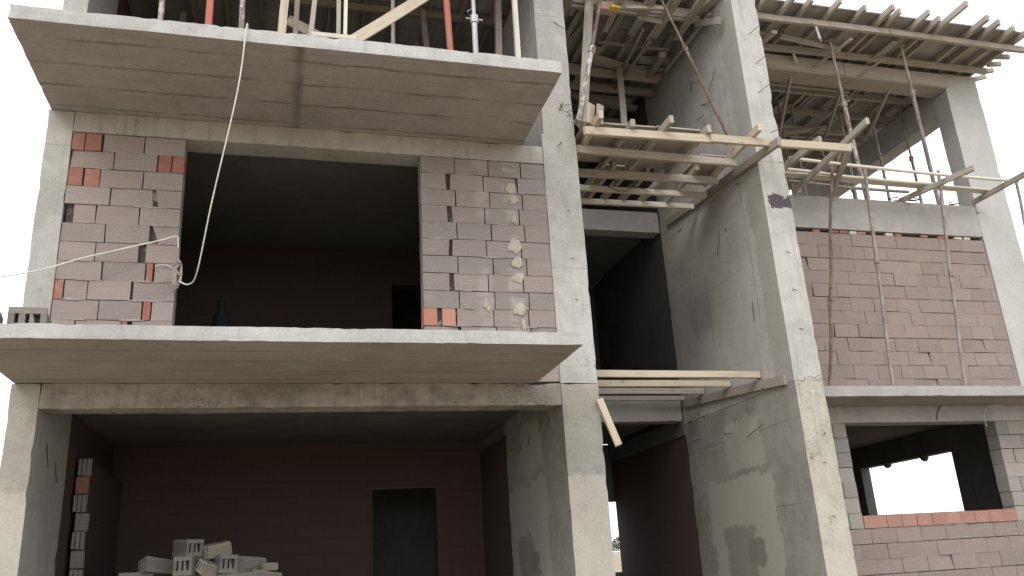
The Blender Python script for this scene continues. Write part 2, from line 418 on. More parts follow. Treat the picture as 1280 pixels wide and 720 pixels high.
# ------------------------------------------------------------------ the house
D = 8.56
H = thing('unfinished_house', 'grey concrete house shell under construction with bare frame, balconies and block infill walls', 'building', (4.3, 11.5, 0))
# upright members: left column, middle column, long wall-like column, corner column of the wing
W2 = [m_col, m_pier, m_col]
def column(x0, x1, y0, y1, z0, z1, front, side, **k):
    return rough('column', x0, x1, y0, y1, z0, z1, [side, front], H, mi={'-y': 1}, amp=.004, chip=.014, step=.09, **k)
cl_low = column(-2.45, -2.203, D, 9.88, .0, 3.52, m_col_low, m_wingbeam)
cl_mid = column(-2.45, -2.203, D + .002, 9.88, 3.655, 6.42, m_col, m_wingbeam)
cl_top = column(-2.45, -2.203, D + .002, 9.88, 6.575, 9.15, m_col, m_wingbeam)
cm_low = column(2.905, 3.335, D, 11.05, .0, 3.52, m_col_low, m_pier_low)
cm_mid = column(2.905, 3.335, D + .001, 11.05, 3.524, 6.60, m_col, m_col)
cm_top = column(2.935, 3.335, D + .012, 11.05, 6.602, 9.15, m_col, m_col)
pr_low = column(5.813, 6.20, D, 11.52, .0, 3.56, m_pier_front_low, m_pier_low)
pr_mid = column(5.813, 6.20, D + .004, 11.52, 3.562, 6.45, m_pier_front, m_pier)
pr_top = column(5.813, 6.20, D + .002, 11.52, 6.452, 9.35, m_pier_front, m_pier)
for o_ in (pr_low, pr_mid, pr_top): o_['label'] = 'long wall-like column turned sideways beside the entrance bay'
cw_low = column(10.6, 11.3, 9.97, 10.3, .0, 3.50, m_wingbeam, m_wingbeam)
cw_mid = column(10.6, 11.28, 9.972, 10.3, 3.655, 6.62, m_wingcol, m_wingbeam)
cw_top = column(10.62, 11.29, 9.985, 10.3, 6.623, 9.2, m_wingcol, m_wingbeam)
# slabs
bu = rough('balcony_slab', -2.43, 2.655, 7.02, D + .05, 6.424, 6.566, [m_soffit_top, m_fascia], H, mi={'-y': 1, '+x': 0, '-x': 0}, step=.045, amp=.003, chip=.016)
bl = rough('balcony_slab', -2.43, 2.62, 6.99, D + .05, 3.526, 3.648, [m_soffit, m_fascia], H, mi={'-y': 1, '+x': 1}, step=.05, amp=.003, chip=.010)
bu['label'] = 'thin cantilevered balcony slab of the top storey with board-marked underside'
bl['label'] = 'thin cantilevered balcony slab of the middle storey with brown underside'
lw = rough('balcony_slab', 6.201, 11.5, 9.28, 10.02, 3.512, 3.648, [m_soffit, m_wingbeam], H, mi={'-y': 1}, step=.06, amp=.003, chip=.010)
lw['label'] = 'narrow ledge slab along the side wing'
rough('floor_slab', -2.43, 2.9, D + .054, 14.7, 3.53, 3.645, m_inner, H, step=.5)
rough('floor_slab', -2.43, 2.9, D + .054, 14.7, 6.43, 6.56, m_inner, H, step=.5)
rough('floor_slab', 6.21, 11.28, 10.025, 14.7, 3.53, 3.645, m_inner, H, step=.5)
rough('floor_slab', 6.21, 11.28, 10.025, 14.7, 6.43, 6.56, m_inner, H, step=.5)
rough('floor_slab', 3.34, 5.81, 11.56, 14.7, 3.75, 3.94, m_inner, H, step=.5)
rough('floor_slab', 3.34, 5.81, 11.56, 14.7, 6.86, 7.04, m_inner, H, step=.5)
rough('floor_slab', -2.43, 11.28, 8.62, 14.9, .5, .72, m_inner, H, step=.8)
# beams
rough('beam', -2.2, 2.9, D + .003, D + .30, 6.19, 6.421, m_beam, H, step=.08, amp=.003, chip=.01)
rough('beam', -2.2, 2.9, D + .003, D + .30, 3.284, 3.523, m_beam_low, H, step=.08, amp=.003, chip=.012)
rough('beam', 6.202, 10.6, 9.972, 10.25, 6.195, 6.72, m_wingbeam, H, step=.08, amp=.003, chip=.01)
rough('beam', 6.202, 11.3, 9.975, 10.25, 3.284, 3.509, m_wingbeam, H, step=.08, amp=.003, chip=.01)
rough('beam', 3.337, 5.811, 11.55, 11.8, 6.68, 7.04, m_wingbeam, H, amp=.005)
rough('beam', 3.337, 5.811, 11.55, 11.8, 3.61, 3.942, m_wingbeam, H, amp=.005)
rough('beam', 5.79, 6.1, 11.53, 14.65, 3.40, 3.66, m_inner, H)
rough('beam', 2.88, 3.2, 11.07, 14.65, 3.36, 3.525, m_inner, H)
rough('beam', 10.64, 10.95, 10.31, 14.7, 8.545, 9.05, m_wingbeam, H)
rough('beam', -2.2, 2.9, 12.4, 12.7, 8.75, 9.12, m_inner, H)

# ---- block walls
def block_wall(name, rows, z0, y0, y1, mats, x0, x1, heights=.2, gap=.006, jit=.003, back=True, label=None, ztop=None):
    """rows from the bottom up: lists of (u0, u1, kind[, skew]) in metres from x0"""
    bm = bmesh.new(); z = z0
    for r_i, row in enumerate(rows):
        h = heights if not isinstance(heights, list) else heights[r_i]
        dz = random.uniform(-.003, .003)
        for it in row:
            u0, u1, kind = it[:3]; sk = it[3] if len(it) > 3 else (0, 0, 0, 0)
            dy = random.uniform(-.005, .005)
            add_box(bm, x0 + u0 + gap / 2, x0 + u1 - gap / 2, y0 + dy, y1 + dy, z + gap / 2 + dz, z + h - gap / 2 + dz, kind, jit, sk)
        z += h
    if back: add_box(bm, x0 + .02, x1 - .02, y0 + .03, y1 - .02, z0, (ztop or z) , len(mats) - 1)
    o = link(name, mesh_of(bm, name), mats, H, sharp=0)
    if label: o['label'] = label
    return o
def bond(width, n, L=.395, off=.0, jitter=.02):
    rows = []
    for i in range(n):
        row = []; u = -((i % 2) * L / 2 + off + random.uniform(0, jitter)) % L - L
        while u < width:
            a, b = max(0, u), min(width, u + L + random.uniform(-.012, .012))
            if b - a > .05: row.append((a, b, 0))
            elif row: row[-1] = (row[-1][0], b, 0)
            u = u + L
        # close up
        for k in range(len(row) - 1): row[k] = (row[k][0], row[k + 1][0], 0)
        row[0] = (0, row[0][1], 0); row[-1] = (row[-1][0], width, 0); rows.append(row)
    return rows
# left panel (top row first, fractions of its width)
LW = 1.10; T, B = 1, 0
spec = [
 [(0, .11, T), (.115, .255, T), (.27, .63, B), (.635, 1, B)],
 [(0, .375, B), (.38, .755, B), (.765, .885, T), (.89, 1, T)],
 [(0, .125, T), (.14, .27, T), (.275, .645, B), (.65, 1, B)],
 [(0, .375, B), (.38, .755, B, (0, 0, 0, -.02)), (.80, 1, B, (0, -.035, 0, 0))],
 [(.085, .27, B), (.275, .64, B), (.645, 1, B)],
 [(0, .365, B), (.37, .745, B), (.81, 1, B, (.02, -.05, 0, 0))],
 [(0, .30, B), (.305, .665, B), (.725, 1, B)],
 [(0, .37, B), (.375, .735, B), (.742, .80, T), (.815, 1, B)],
 [(0, .075, T), (.08, .27, B), (.275, .63, B), (.645, 1, B)],
 [(0, .375, B), (.38, .735, B), (.742, .81, T), (.815, 1, B)],
 [(0, .20, B), (.205, .575, B), (.58, .625, T), (.665, 1, B)],
 [(0, .375, B), (.38, .735, B), (.74, 1, B)],
 [(0, .2, B), (.205, .575, B), (.58, 1, B)]]
hs = [.173] + [.2] * 12      # bottom course cut
rowsL = [[(a * LW, b * LW, k, *e) for a, b, k, *e in row] for row in spec][::-1]
block_wall('block_wall', rowsL, 3.649 - .107, D + .012, D + .20, [m_block, m_terra, m_joint], -2.2, -1.10, heights=[.207] + [.203] * 12,
           label='grey-pink block panel with red tile pieces and broken holes')
RW = 1.485
SMEARS = [(2.47, 5.84, .13, .13), (2.50, 5.69, .13, .10), (2.49, 5.45, .06, .12), (2.49, 5.12, .17, .18), (2.50, 4.92, .13, .14), (2.50, 4.73, .13, .13), (2.50, 4.36, .14, .15), (2.53, 4.18, .05, .15), (2.11, 4.42, .05, .12), (2.14, 4.36, .04, .08)]
odd = [(0, .265, B), (.27, .535, B), (.54, .80, B), (.805, 1, B)]
even = lambda: [(0, .20, B, (0, 0, 0, random.uniform(-.01, .012))), (.232, .49, B, (random.uniform(-.01, .02), 0, 0, 0)), (.495, .765, B), (.77, 1, B)]
specR = [odd, even(), odd, even(), odd, even(), odd, even(), odd,
         [(0, .10, T), (.135, .235, T), (.245, .52, B), (.525, .79, B), (.795, 1, B)], odd, even(), odd]
rowsR = [[(a * RW, b * RW, k, *e) for a, b, k, *e in row] for row in specR][::-1]
block_wall('block_wall', rowsR, 3.649 - .107, D + .012, D + .20, [m_block_r, m_terra_org, m_joint], 1.42, 2.905, heights=[.207] + [.203] * 12,
           label='grey block panel with pale mortar smears running down it')
def smear(x, z, w, h, m=None, th=.010):
    bm = bmesh.new(); n = 44; ph = random.uniform(0, 50); y = D + .006
    def rd(q): return 1 + .38 * noise.noise(Vector((math.cos(q) * 1.1 + ph, math.sin(q) * 1.1, 0))) + .22 * noise.noise(Vector((math.cos(q) * 3 + ph, math.sin(q) * 3, 3))) + .12 * noise.noise(Vector((math.cos(q) * 8 + ph, math.sin(q) * 8, 7)))
    ks = ((1, -.012), (.98, .2 * th), (.9, .45 * th), (.72, .75 * th), (.48, .95 * th), (.22, th))
    rings = [[bm.verts.new((x + math.cos(2 * math.pi * i / n) * w / 2 * rd(2 * math.pi * i / n) * k, y - d - .3 * th * noise.noise(Vector((i * .5, k * 4, ph))), z + math.sin(2 * math.pi * i / n) * h / 2 * rd(2 * math.pi * i / n) * k)) for i in range(n)] for k, d in ks]
    for A, B2 in zip(rings, rings[1:]):
        for i in range(n): bm.faces.new((A[i], A[(i + 1) % n], B2[(i + 1) % n], B2[i]))
    bm.faces.new(rings[-1]); bm.faces.new(rings[0][::-1])
    bmesh.ops.recalc_face_normals(bm, faces=bm.faces)
    link('mortar_smear', mesh_of(bm, 'mortar_smear'), m or m_smear, H, sharp=80)
rnd_ = random.Random(4)
for i in range(34):
    k = rnd_.randrange(2, 12); x = rnd_.uniform(-2.1, -1.25) if i % 2 else rnd_.uniform(1.55, 2.8)
    smear(x, 3.542 + .207 + .203 * k, rnd_.uniform(.08, .34), rnd_.uniform(.010, .02), m_joint_pale, .004)
for x, z, w_, h_ in SMEARS: smear(x, z, w_, h_)
# wing, middle storey
rw = bond(4.39, 13, jitter=.06)
rw[-1] = [(a, b, 0) for a, b, k in rw[-1]]
rw.append([(u * .16 + random.uniform(0, .03), u * .16 + .15, random.choice((1, 1, 1, 2))) for u in range(27) if random.random() < .6])
block_wall('block_wall', rw, 3.65 - .15, 9.985, 10.17, [m_block_pink, m_terra, m_mortar, m_joint], 6.205, 10.595, heights=[.2025] * 13 + [.045], jit=.004, ztop=6.15,
           label='long pink-grey block wall of the wing behind the poles')
# wing, ground storey: below and beside the window opening X 7.46..9.967, Z 2.05..3.284
block_wall('block_wall', bond(5.09, 6, jitter=.05), .72, 9.985, 10.2, [m_block_pink, m_joint], 6.205, 11.295, heights=.193, label='low block wall under the window opening of the wing')
block_wall('block_wall', [[(0, .40, 0), (.405, .82, 0), (.825, 1.25, 0)] if i % 2 else [(0, .21, 0), (.215, .63, 0), (.635, 1.04, 0), (1.045, 1.25, 0)] for i in range(7)],
           1.882, 9.985, 10.2, [m_block_grey, m_joint], 6.205, 7.455, heights=.2, label='block pier left of the window opening')
block_wall('block_wall', [[(0, .40, 0), (.405, .635, 0)] if i % 2 else [(0, .21, 0), (.215, .635, 0)] for i in range(7)],
           1.882, 9.985, 10.2, [m_block_grey, m_joint], 9.967, 10.6, heights=.2, label='block pier right of the window opening')
block_wall('window_sill', [[(0, .13, 0)] + [(.13 + i * .237, .13 + (i + 1) * .237, 0) for i in range(10)]], 1.884, 9.972, 10.19, [m_terra_sill, m_joint], 7.458, 9.964, heights=.165,
           label='red tile course forming the window sill')
# inside walls
def iwall(x0, x1, y0, y1, z0, z1, m=None, label=None):
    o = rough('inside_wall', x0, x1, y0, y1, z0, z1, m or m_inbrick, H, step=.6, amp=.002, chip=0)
    return o
# ground room: back wall with doorway
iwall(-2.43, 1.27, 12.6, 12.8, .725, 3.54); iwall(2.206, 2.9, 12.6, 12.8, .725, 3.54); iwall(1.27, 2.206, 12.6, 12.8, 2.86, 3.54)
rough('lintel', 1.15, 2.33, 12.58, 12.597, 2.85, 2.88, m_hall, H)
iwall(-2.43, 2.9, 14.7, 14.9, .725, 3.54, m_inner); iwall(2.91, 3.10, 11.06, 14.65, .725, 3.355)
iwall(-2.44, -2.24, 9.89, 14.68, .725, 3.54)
# hall
iwall(5.82, 6.02, 11.53, 14.6, .725, 3.395)
iwall(3.12, 5.1, 14.7, 14.9, .725, 3.74, m_inner); iwall(5.1, 6.6, 14.7, 14.9, 2.72, 3.74, m_inner); iwall(6.6, 11.28, 14.7, 14.9, .725, 3.54, m_inner)
iwall(5.1, 6.6, 14.71, 14.89, .725, 1.50, m_inner)
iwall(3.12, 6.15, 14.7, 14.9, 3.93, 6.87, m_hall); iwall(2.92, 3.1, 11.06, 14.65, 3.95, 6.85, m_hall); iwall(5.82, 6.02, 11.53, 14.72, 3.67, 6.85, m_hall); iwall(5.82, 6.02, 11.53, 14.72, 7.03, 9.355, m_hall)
# middle room
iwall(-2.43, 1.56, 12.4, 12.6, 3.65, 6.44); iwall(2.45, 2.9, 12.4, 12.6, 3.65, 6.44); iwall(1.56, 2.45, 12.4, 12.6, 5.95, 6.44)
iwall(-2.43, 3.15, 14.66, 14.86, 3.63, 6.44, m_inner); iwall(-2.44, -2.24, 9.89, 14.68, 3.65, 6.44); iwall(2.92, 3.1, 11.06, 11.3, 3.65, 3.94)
# wing rooms: side wall with a window opening to the sky
iwall(11.0, 11.2, 10.32, 12.07, .725, 3.54, m_inner); iwall(11.0, 11.2, 14.51, 14.69, .725, 3.54, m_inner)
iwall(11.0, 11.2, 12.07, 14.51, .725, 1.85, m_inner); iwall(11.0, 11.2, 12.07, 14.51, 3.14, 3.54, m_inner)
iwall(6.21, 11.28, 14.7, 14.9, 3.65, 6.44); iwall(11.0, 11.2, 10.32, 14.69, 3.65, 6.44)
# top storey: back walls
iwall(-2.43, 8.2, 14.7, 14.9, 6.55, 9.35); iwall(-2.44, -2.24, 9.885, 14.72, 6.55, 9.35)
# toothed end of a partition inside the ground room
bm = bmesh.new(); z = .722
for i in range(12):
    fl = i % 2; y0 = 10.4 + (.0 if fl else .03) + random.uniform(-.012, .012); xo = random.uniform(-.02, .014)
    kind = 1 if i in (10,) else 0
    add_box(bm, -2.19 + xo, -2.06 + xo, y0 + .02, y0 + .05, z + .005, z + .19, kind, .006)
    if fl:
        for q in range(3): add_box(bm, -2.185 + xo + q * .045, -2.155 + xo + q * .045, y0 - .012, y0 + .018, z + .008, z + .187, kind, .003)
    else: add_box(bm, -2.188 + xo, -2.062 + xo, y0 - .01, y0 + .018, z + .008, z + .187, kind, .003)
    z += .197
add_box(bm, -2.18, -2.085, 10.44, 12.58, .725, 3.05, 2)
o = link('partition_wall', mesh_of(bm, 'partition_wall'), [m_block_grey, m_terra, m_inbrick], H, sharp=0); o['label'] = 'toothed grey block end of a partition inside the ground floor'

for y_, z_ in ((13.75, 3.13), (12.75, 3.12)):
    bm = bmesh.new(); bmesh.ops.create_icosphere(bm, subdivisions=2, radius=.075)
    for v in bm.verts: v.co *= 1 + .5 * noise.noise(v.co * 14 + Vector((y_, 0, 0)))
    bmesh.ops.translate(bm, verts=bm.verts, vec=(11.02, y_, z_)); link('mortar_lump', mesh_of(bm, 'lump'), m_inner, H)
# ---- tie wires left sticking out of the concrete
def tie(parent, a, b, bend=.02, r=.0045):
    a, b = Vector(a), Vector(b); mid = (a + b) / 2 + Vector((random.uniform(-1, 1) * bend, -bend, random.uniform(-.5, 1) * bend))
    wire('tie_wire', [a, mid, b], r, m_wire, parent)
px = 5.80
for a, b in [((px + .02, 9.78, 7.98), (px - .1, 9.18, 7.72)), ((px + .02, 9.93, 7.83), (px - .09, 9.53, 7.68)), ((px + .02, 9.2, 8.33), (px - .05, 9.40, 7.95)),
             ((px + .02, 9.97, 8.47), (px - .1, 9.62, 8.26)), ((px + .02, 9.95, 8.55), (px - .02, 9.9, 8.3))]: tie(pr_top, a, b)
for a, b in [((px + .02, 9.17, 6.40), (px - .1, 8.77, 6.24)), ((px + .02, 9.75, 6.15), (px - .04, 9.8, 5.6)), ((px + .02, 9.2, 4.75), (px - .05, 9.12, 4.45)),
             ((px + .02, 9.6, 5.9), (px - .05, 9.45, 5.86))]: tie(pr_mid, a, b)
for a, b in [((px + .02, 10.43, 3.24), (px - .08, 10.0, 3.17)), ((px + .02, 9.83, 3.08), (px - .1, 9.19, 3.15)), ((px + .02, 11.34, 3.27), (px - .1, 10.79, 3.21))]: tie(pr_low, a, b)
for a, b in [((6.01, D, 8.40), (6.17, D - .1, 8.52)), ((6.03, D, 7.93), (6.2, D - .1, 8.05)), ((6.0, D, 7.48), (6.18, D - .1, 7.60))]: tie(pr_top, a, b, .005)
for z in (5.2, 4.7, 4.2): tie(pr_mid, (6.0, D + .01, z), (6.03, D - .04, z - .03), .005)
for i in range(5): tie(pr_mid, (5.95 + i * .05, D + .02, 3.60), (5.9 + i * .08, D - .06 - .03 * random.random(), 3.57 + random.uniform(-.06, .06)), .01, .003)
for z in (2.6, 2.0): tie(pr_low, (6.0, D + .01, z), (6.02, D - .04, z - .02), .005)
tie(cm_top, (3.17, D + .02, 8.26), (3.36, D - .05, 8.06), .005); tie(cm_mid, (3.18, D + .02, 7.08 - .55), (3.07, D - .05, 6.9 - .5), .005)
for i in range(9): tie(cm_top, (3.1 + random.uniform(0, .2), D + .02, 6.95 + random.uniform(-.1, .1)), (3.15 + random.uniform(0, .22), D - .03, 6.95 + random.uniform(-.15, .1)), .015, .0035)
for x, y, z in ((9.05, 2.905, 3.28), (9.4, 2.905, 3.3), (9.9, 2.905, 3.22), (10.3, 2.905, 3.2)): tie(cm_low, (2.915, x, z), (2.88, x + .02, z - .18), .01)
for z in (5.0, 5.6, 4.5): tie(cm_mid, (3.15, D + .02, z), (3.17, D - .03, z - .02), .004)
for y, z in ((9.0, 3.1), (9.4, 3.0)): tie(cl_low, (-2.21, y, z), (-2.17, y + .02, z - .3), .01)
tie(lw, (6.3, 9.27, 3.52), (6.75, 9.2, 3.37), .01, .004)
for i in range(3): tie(lw, (6.25 + i * .04, 9.27, 3.53), (6.3 + i * .07, 9.22, 3.42), .01, .003)
wire('tie_wire', [(10.05, 9.9, 3.50), (9.83, 9.88, 3.48), (9.77, 9.93, 3.38), (9.76, 9.94, 3.25), (9.78, 9.95, 3.2)], .008, m_mortar, lw)
wire('crack_wire', [(9.08, 9.965, 3.5), (9.0, 9.962, 3.42), (8.96, 9.963, 3.30)], .006, m_wire, lw)
wire('tie_wire', [(7.9, 12.4, 3.12), (8.0, 12.4, 3.08)], .01, m_wire, lw)

# ------------------------------------------------------------------ formwork
LEAN = 0
def formwork(name, label, x0, x1, y0, y1, bearers, joists, deck_z, mat_j, mat_b, sheets=None, jw=.055, bh=.10):
    t = thing(name, label, 'formwork', ((x0 + x1) / 2, (y0 + y1) / 2, deck_z), 'timber slab formwork')
    for (a, b) in (sheets or [((x0, y0), (x1, y1))]):
        rough('deck_panel', a[0], b[0], a[1], b[1], deck_z, deck_z + .02, m_ply, t, step=.6, amp=.008, chip=.0)
    for (xa, xb, y, z) in bearers: board('bearer', (xa, y, z), (xb, y + random.uniform(-.02, .02), z + random.uniform(-.012, .012)), (.06), bh, mat_b, t)
    for (x, ya, yb) in joists: board('joist', (x, ya, deck_z - .052), (x + random.uniform(-.04, .04), yb, deck_z - .052), jw * random.uniform(.8, 1.15), .098, mat_j, t)
    return t
# wing roof
DZ = 9.36
jx = [(7.0, 8.75), (7.31, 8.76), (7.76, 8.70), (8.23, 8.77), (8.66, 8.69), (8.83, 8.75), (9.30, 8.69), (9.58, 8.80), (9.74, 8.40), (10.35, 8.64), (10.62, 8.71), (11.0, 8.8), (11.3, 8.85), (6.6, 8.8), (6.35, 8.75)]
fw = formwork('roof_formwork', 'wide timber roof formwork over the side wing with joist ends poking past its front edge', 6.22, 11.45, 8.94, 14.9,
         [(6.23, 9.0, 9.15, 9.205), (8.9, 11.62, 9.13, 9.2), (6.23, 8.8, 9.82, 9.2), (8.6, 11.35, 9.8, 9.195), (6.4, 10.8, 10.9, 9.2), (6.4, 10.8, 11.5, 9.2), (6.4, 10.8, 12.3, 9.2), (6.4, 10.8, 13.2, 9.2), (6.4, 10.8, 14.2, 9.2), (6.4, 9.2, 10.6, 9.1), (8.0, 10.7, 11.9, 9.08), (6.3, 9.6, 12.8, 9.02)],
         [(x, y, random.uniform(11.4, 11.9)) for x, y in jx] + [(6.5 + .47 * i + random.uniform(-.08, .08), 11.0, 14.9) for i in range(11)], DZ, m_pine_old, m_pine_old)
board('beam_side', (6.3, 9.925, 9.03), (8.6, 9.925, 9.03), .03, .24, m_pine_old, fw); board('beam_side', (8.62, 9.93, 9.02), (10.62, 9.93, 9.02), .03, .24, m_pine_old, fw)
board('beam_bottom', (6.3, 10.1, 8.90), (10.6, 10.1, 8.90), .34, .03, m_pine_old, fw)
board('beam_side', (6.3, 10.29, 9.03), (10.6, 10.29, 9.03), .03, .24, m_pine_dark, fw)
board('brace', (9.11, 10.0, 9.2), (9.08, 9.26, 9.13), .09, .03, m_pine_old, fw)
board('brace', (7.62, 9.17, 9.18), (7.64, 9.15, 8.92), .09, .03, m_post_pale, fw)
board('brace', (7.64, 9.83, 9.18), (7.66, 9.81, 8.98), .09, .03, m_post_pale, fw)
board('brace', (7.2, 9.5, 9.18), (8.3, 9.55, 9.1), .03, .09, m_pine_old, fw)
for i in range(5): board('cleat', (11.25 + i * .06, 9.3 + .22 * i, 9.3), (11.5 + .05 * i, 9.25 + .22 * i, 9.27 + .02 * i), .05, .08, m_pine_old, fw)
# hall roof
fh = formwork('roof_formwork', 'shadowed timber roof formwork above the entrance bay between the two tall columns', 3.34, 5.95, 8.7, 14.9,
         [(3.36, 5.74, 9.28, 9.13), (3.4, 5.6, 9.36, 9.20), (3.36, 4.45, 10.8, 9.14), (4.5, 5.79, 10.78, 9.12), (3.5, 5.78, 11.15, 9.04), (3.4, 5.78, 12.3, 9.14), (3.4, 5.78, 13.4, 9.14)],
         [(3.56, 8.9, 10.9), (3.85, 9.0, 9.7), (4.0, 9.2, 11.2), (4.28, 8.8, 11.1), (4.62, 8.8, 11.1), (4.88, 8.8, 9.6), (5.0, 9.4, 11.2), (5.26, 8.8, 9.7), (5.32, 9.4, 11.2), (5.6, 8.7, 11.2)] + [(3.5 + .33 * i, 11.0, 14.9) for i in range(7)],
         DZ, m_pine_old, m_pine_old, jw=.085, bh=.125)
board('brace', (4.75, 9.3, 9.06), (5.1, 9.28, 9.0), .03, .08, m_pine_old, fh)
board('brace', (5.70, 9.35, 9.1), (5.72, 8.75, 8.72), .05, .09, m_pine_old, fh)
board('cleat', (3.36, 10.74, 9.17), (3.95, 10.72, 9.18), .1, .03, m_pine, fh)
board('cleat', (4.4, 10.7, 9.19), (5.78, 10.7, 9.2), .1, .03, m_pine, fh)
# left roof
fl_ = formwork('roof_formwork', 'dark timber roof formwork over the top storey behind the upper balcony', -2.5, 3.32, 7.6, 14.9,
         [(-2.4, 3.3, y, 9.205) for y in (7.9, 9.0, 10.0, 11.0, 12.1, 13.2)], [(-2.3 + .46 * i, 7.5 + random.uniform(0, .2), 14.8) for i in range(13)], DZ, m_pine_dark, m_pine_dark)
def clutter(t, n, xr, yr, zr, m, seed):
    rnd = random.Random(seed)
    for i in range(n):
        x, y, z = rnd.uniform(*xr), rnd.uniform(*yr), rnd.uniform(*zr); L = rnd.uniform(.5, 1.5)
        if rnd.random() < .55: a = rnd.gauss(R(90), .25)
        else: a = rnd.gauss(0, .12)
        dx, dy = math.cos(a) * L / 2, math.sin(a) * L / 2
        board('loose_board', (max(xr[0], x - dx), y - dy, z), (min(xr[1], x + dx), y + dy, z + rnd.uniform(-.12, .12)), rnd.choice((.03, .1, .13, .05)), rnd.choice((.03, .05, .09)), m, t)
clutter(fh, 22, (3.4, 5.75), (9.0, 12.5), (8.95, 9.2), m_pine_old, 5)
for x, w_ in ((3.62, .12), (4.35, .10), (4.78, .14), (5.15, .10), (5.5, .12)): board('joist', (x, 8.6, 9.06), (x + .06, 9.75, 9.10), w_, .05, m_pine_old, fh)
for y, z in ((9.22, 9.19), (10.72, 9.05), (11.25, 9.16)): board('bearer', (3.38, y, z), (5.7, y + .03, z - .01), .035, .15, m_pine_old, fh)
clutter(fw, 26, (6.3, 10.9), (9.4, 13.5), (8.95, 9.2), m_pine_old, 11)
for i, (x, y) in enumerate(((6.9, 10.4), (7.7, 10.5), (8.7, 10.6), (9.6, 10.6))):
    board('strut', (x, 10.02, 8.95), (x + .35, y + .6, 8.35 + .1 * i), .04, .07, m_pine_old, fw)
# landing formwork in the entrance bay
DL = 6.67
t = thing('landing_formwork', 'pale timber formwork for a landing, level with the upper balcony in the entrance bay', 'formwork', (4.57, 9.2, 6.5), 'timber slab formwork')
board('bearer', (3.34, 8.25, 6.50), (5.02, 8.23, 6.51), .05, .105, m_pine, t)
board('bearer', (4.96, 8.195, 6.505), (6.92, 8.16, 6.50), .05, .105, m_pine, t)
board('bearer', (3.34, 8.70, 6.50), (5.62, 8.76, 6.50), .05, .105, m_pine_old, t)
board('bearer', (3.34, 9.30, 6.49), (5.62, 9.28, 6.50), .05, .11, m_pine_old, t)
board('bearer', (3.34, 9.78, 6.51), (5.70, 9.76, 6.51), .05, .08, m_post_pale, t)
board('bearer', (3.34, 10.22, 6.52), (5.72, 10.2, 6.53), .05, .08, m_post_pale, t)
for x, ya, yb in [(3.47, 8.02, 9.5), (3.93, 8.15, 10.35), (4.36, 8.0, 10.3), (4.93, 8.14, 10.3), (5.55, 8.0, 9.6), (4.1, 9.2, 10.4), (4.62, 9.3, 10.4), (5.25, 9.1, 10.4)]:
    board('joist', (x, ya, 6.608), (x + random.uniform(-.05, .1), yb, 6.608), .055, .098, m_pine if yb < 10 else m_pine_old, t)
for a, b in [((3.4, 8.32), (4.3, 9.3)), ((4.31, 8.3), (4.9, 9.35)), ((4.0, 9.36), (4.7, 9.72)), ((5.2, 8.9), (5.7, 9.75)), ((3.4, 10.0), (4.2, 10.15))]:
    rough('deck_panel', a[0], b[0], a[1], b[1], DL - .008, DL + .012, m_pine_old, t, step=.4, amp=.004, chip=0)
board('ledger', (5.775, 7.98, 6.42), (5.785, 11.2, 6.70), .05, .11, m_pine_old, t)
board('cleat', (3.42, 8.25, 6.60), (3.44, 8.22, 6.85), .12, .03, m_pine, t)
board('cleat', (3.52, 8.21, 6.60), (3.54, 8.18, 6.82), .11, .03, m_pine_old, t)
wire('tie_wire', [(5.75, 8.1, 6.6), (6.0, 8.05, 6.68), (6.2, 8.2, 6.62), (6.22, 8.5, 6.4)], .005, m_wire, t)
wire('tie_wire', [(4.2, 9.74, 6.55), (4.4, 9.7, 6.45), (4.6, 9.72, 6.56), (4.8, 9.71, 6.48)], .005, m_wire, t)
# entrance timbers
for i, (y, z, xe, lab) in enumerate([(9.25, 3.79, 5.79, 'longest and front most of four pale timbers bridging the entrance bay'), (9.99, 3.84, 5.785, 'second from the front of four pale timbers bridging the entrance bay'),
                                     (10.74, 3.90, 5.78, 'third from the front of four pale timbers bridging the entrance bay'), (11.36, 3.925, 5.78, 'rear most of four timbers bridging the entrance bay, against the concrete beam')]):
    tag(board('timber', (3.34, y, z + .005), (xe, y, z - .005), .05, .085 if i < 3 else .07, m_pine if i < 2 else m_pine_old), lab, 'timber', 'timbers laid across the entrance bay')
tag(board('ledger_board', (5.785, 8.70, 3.60), (5.785, 11.35, 3.84), .045, .12, m_pine_old), 'sloping board nailed along the tall column face under the entrance timbers', 'board')
tag(board('timber', (3.315, 8.5, 3.33), (3.47, 8.47, 2.83), .05, .075, m_pine), 'short pale stick hanging at a slant beside the middle column', 'timber')

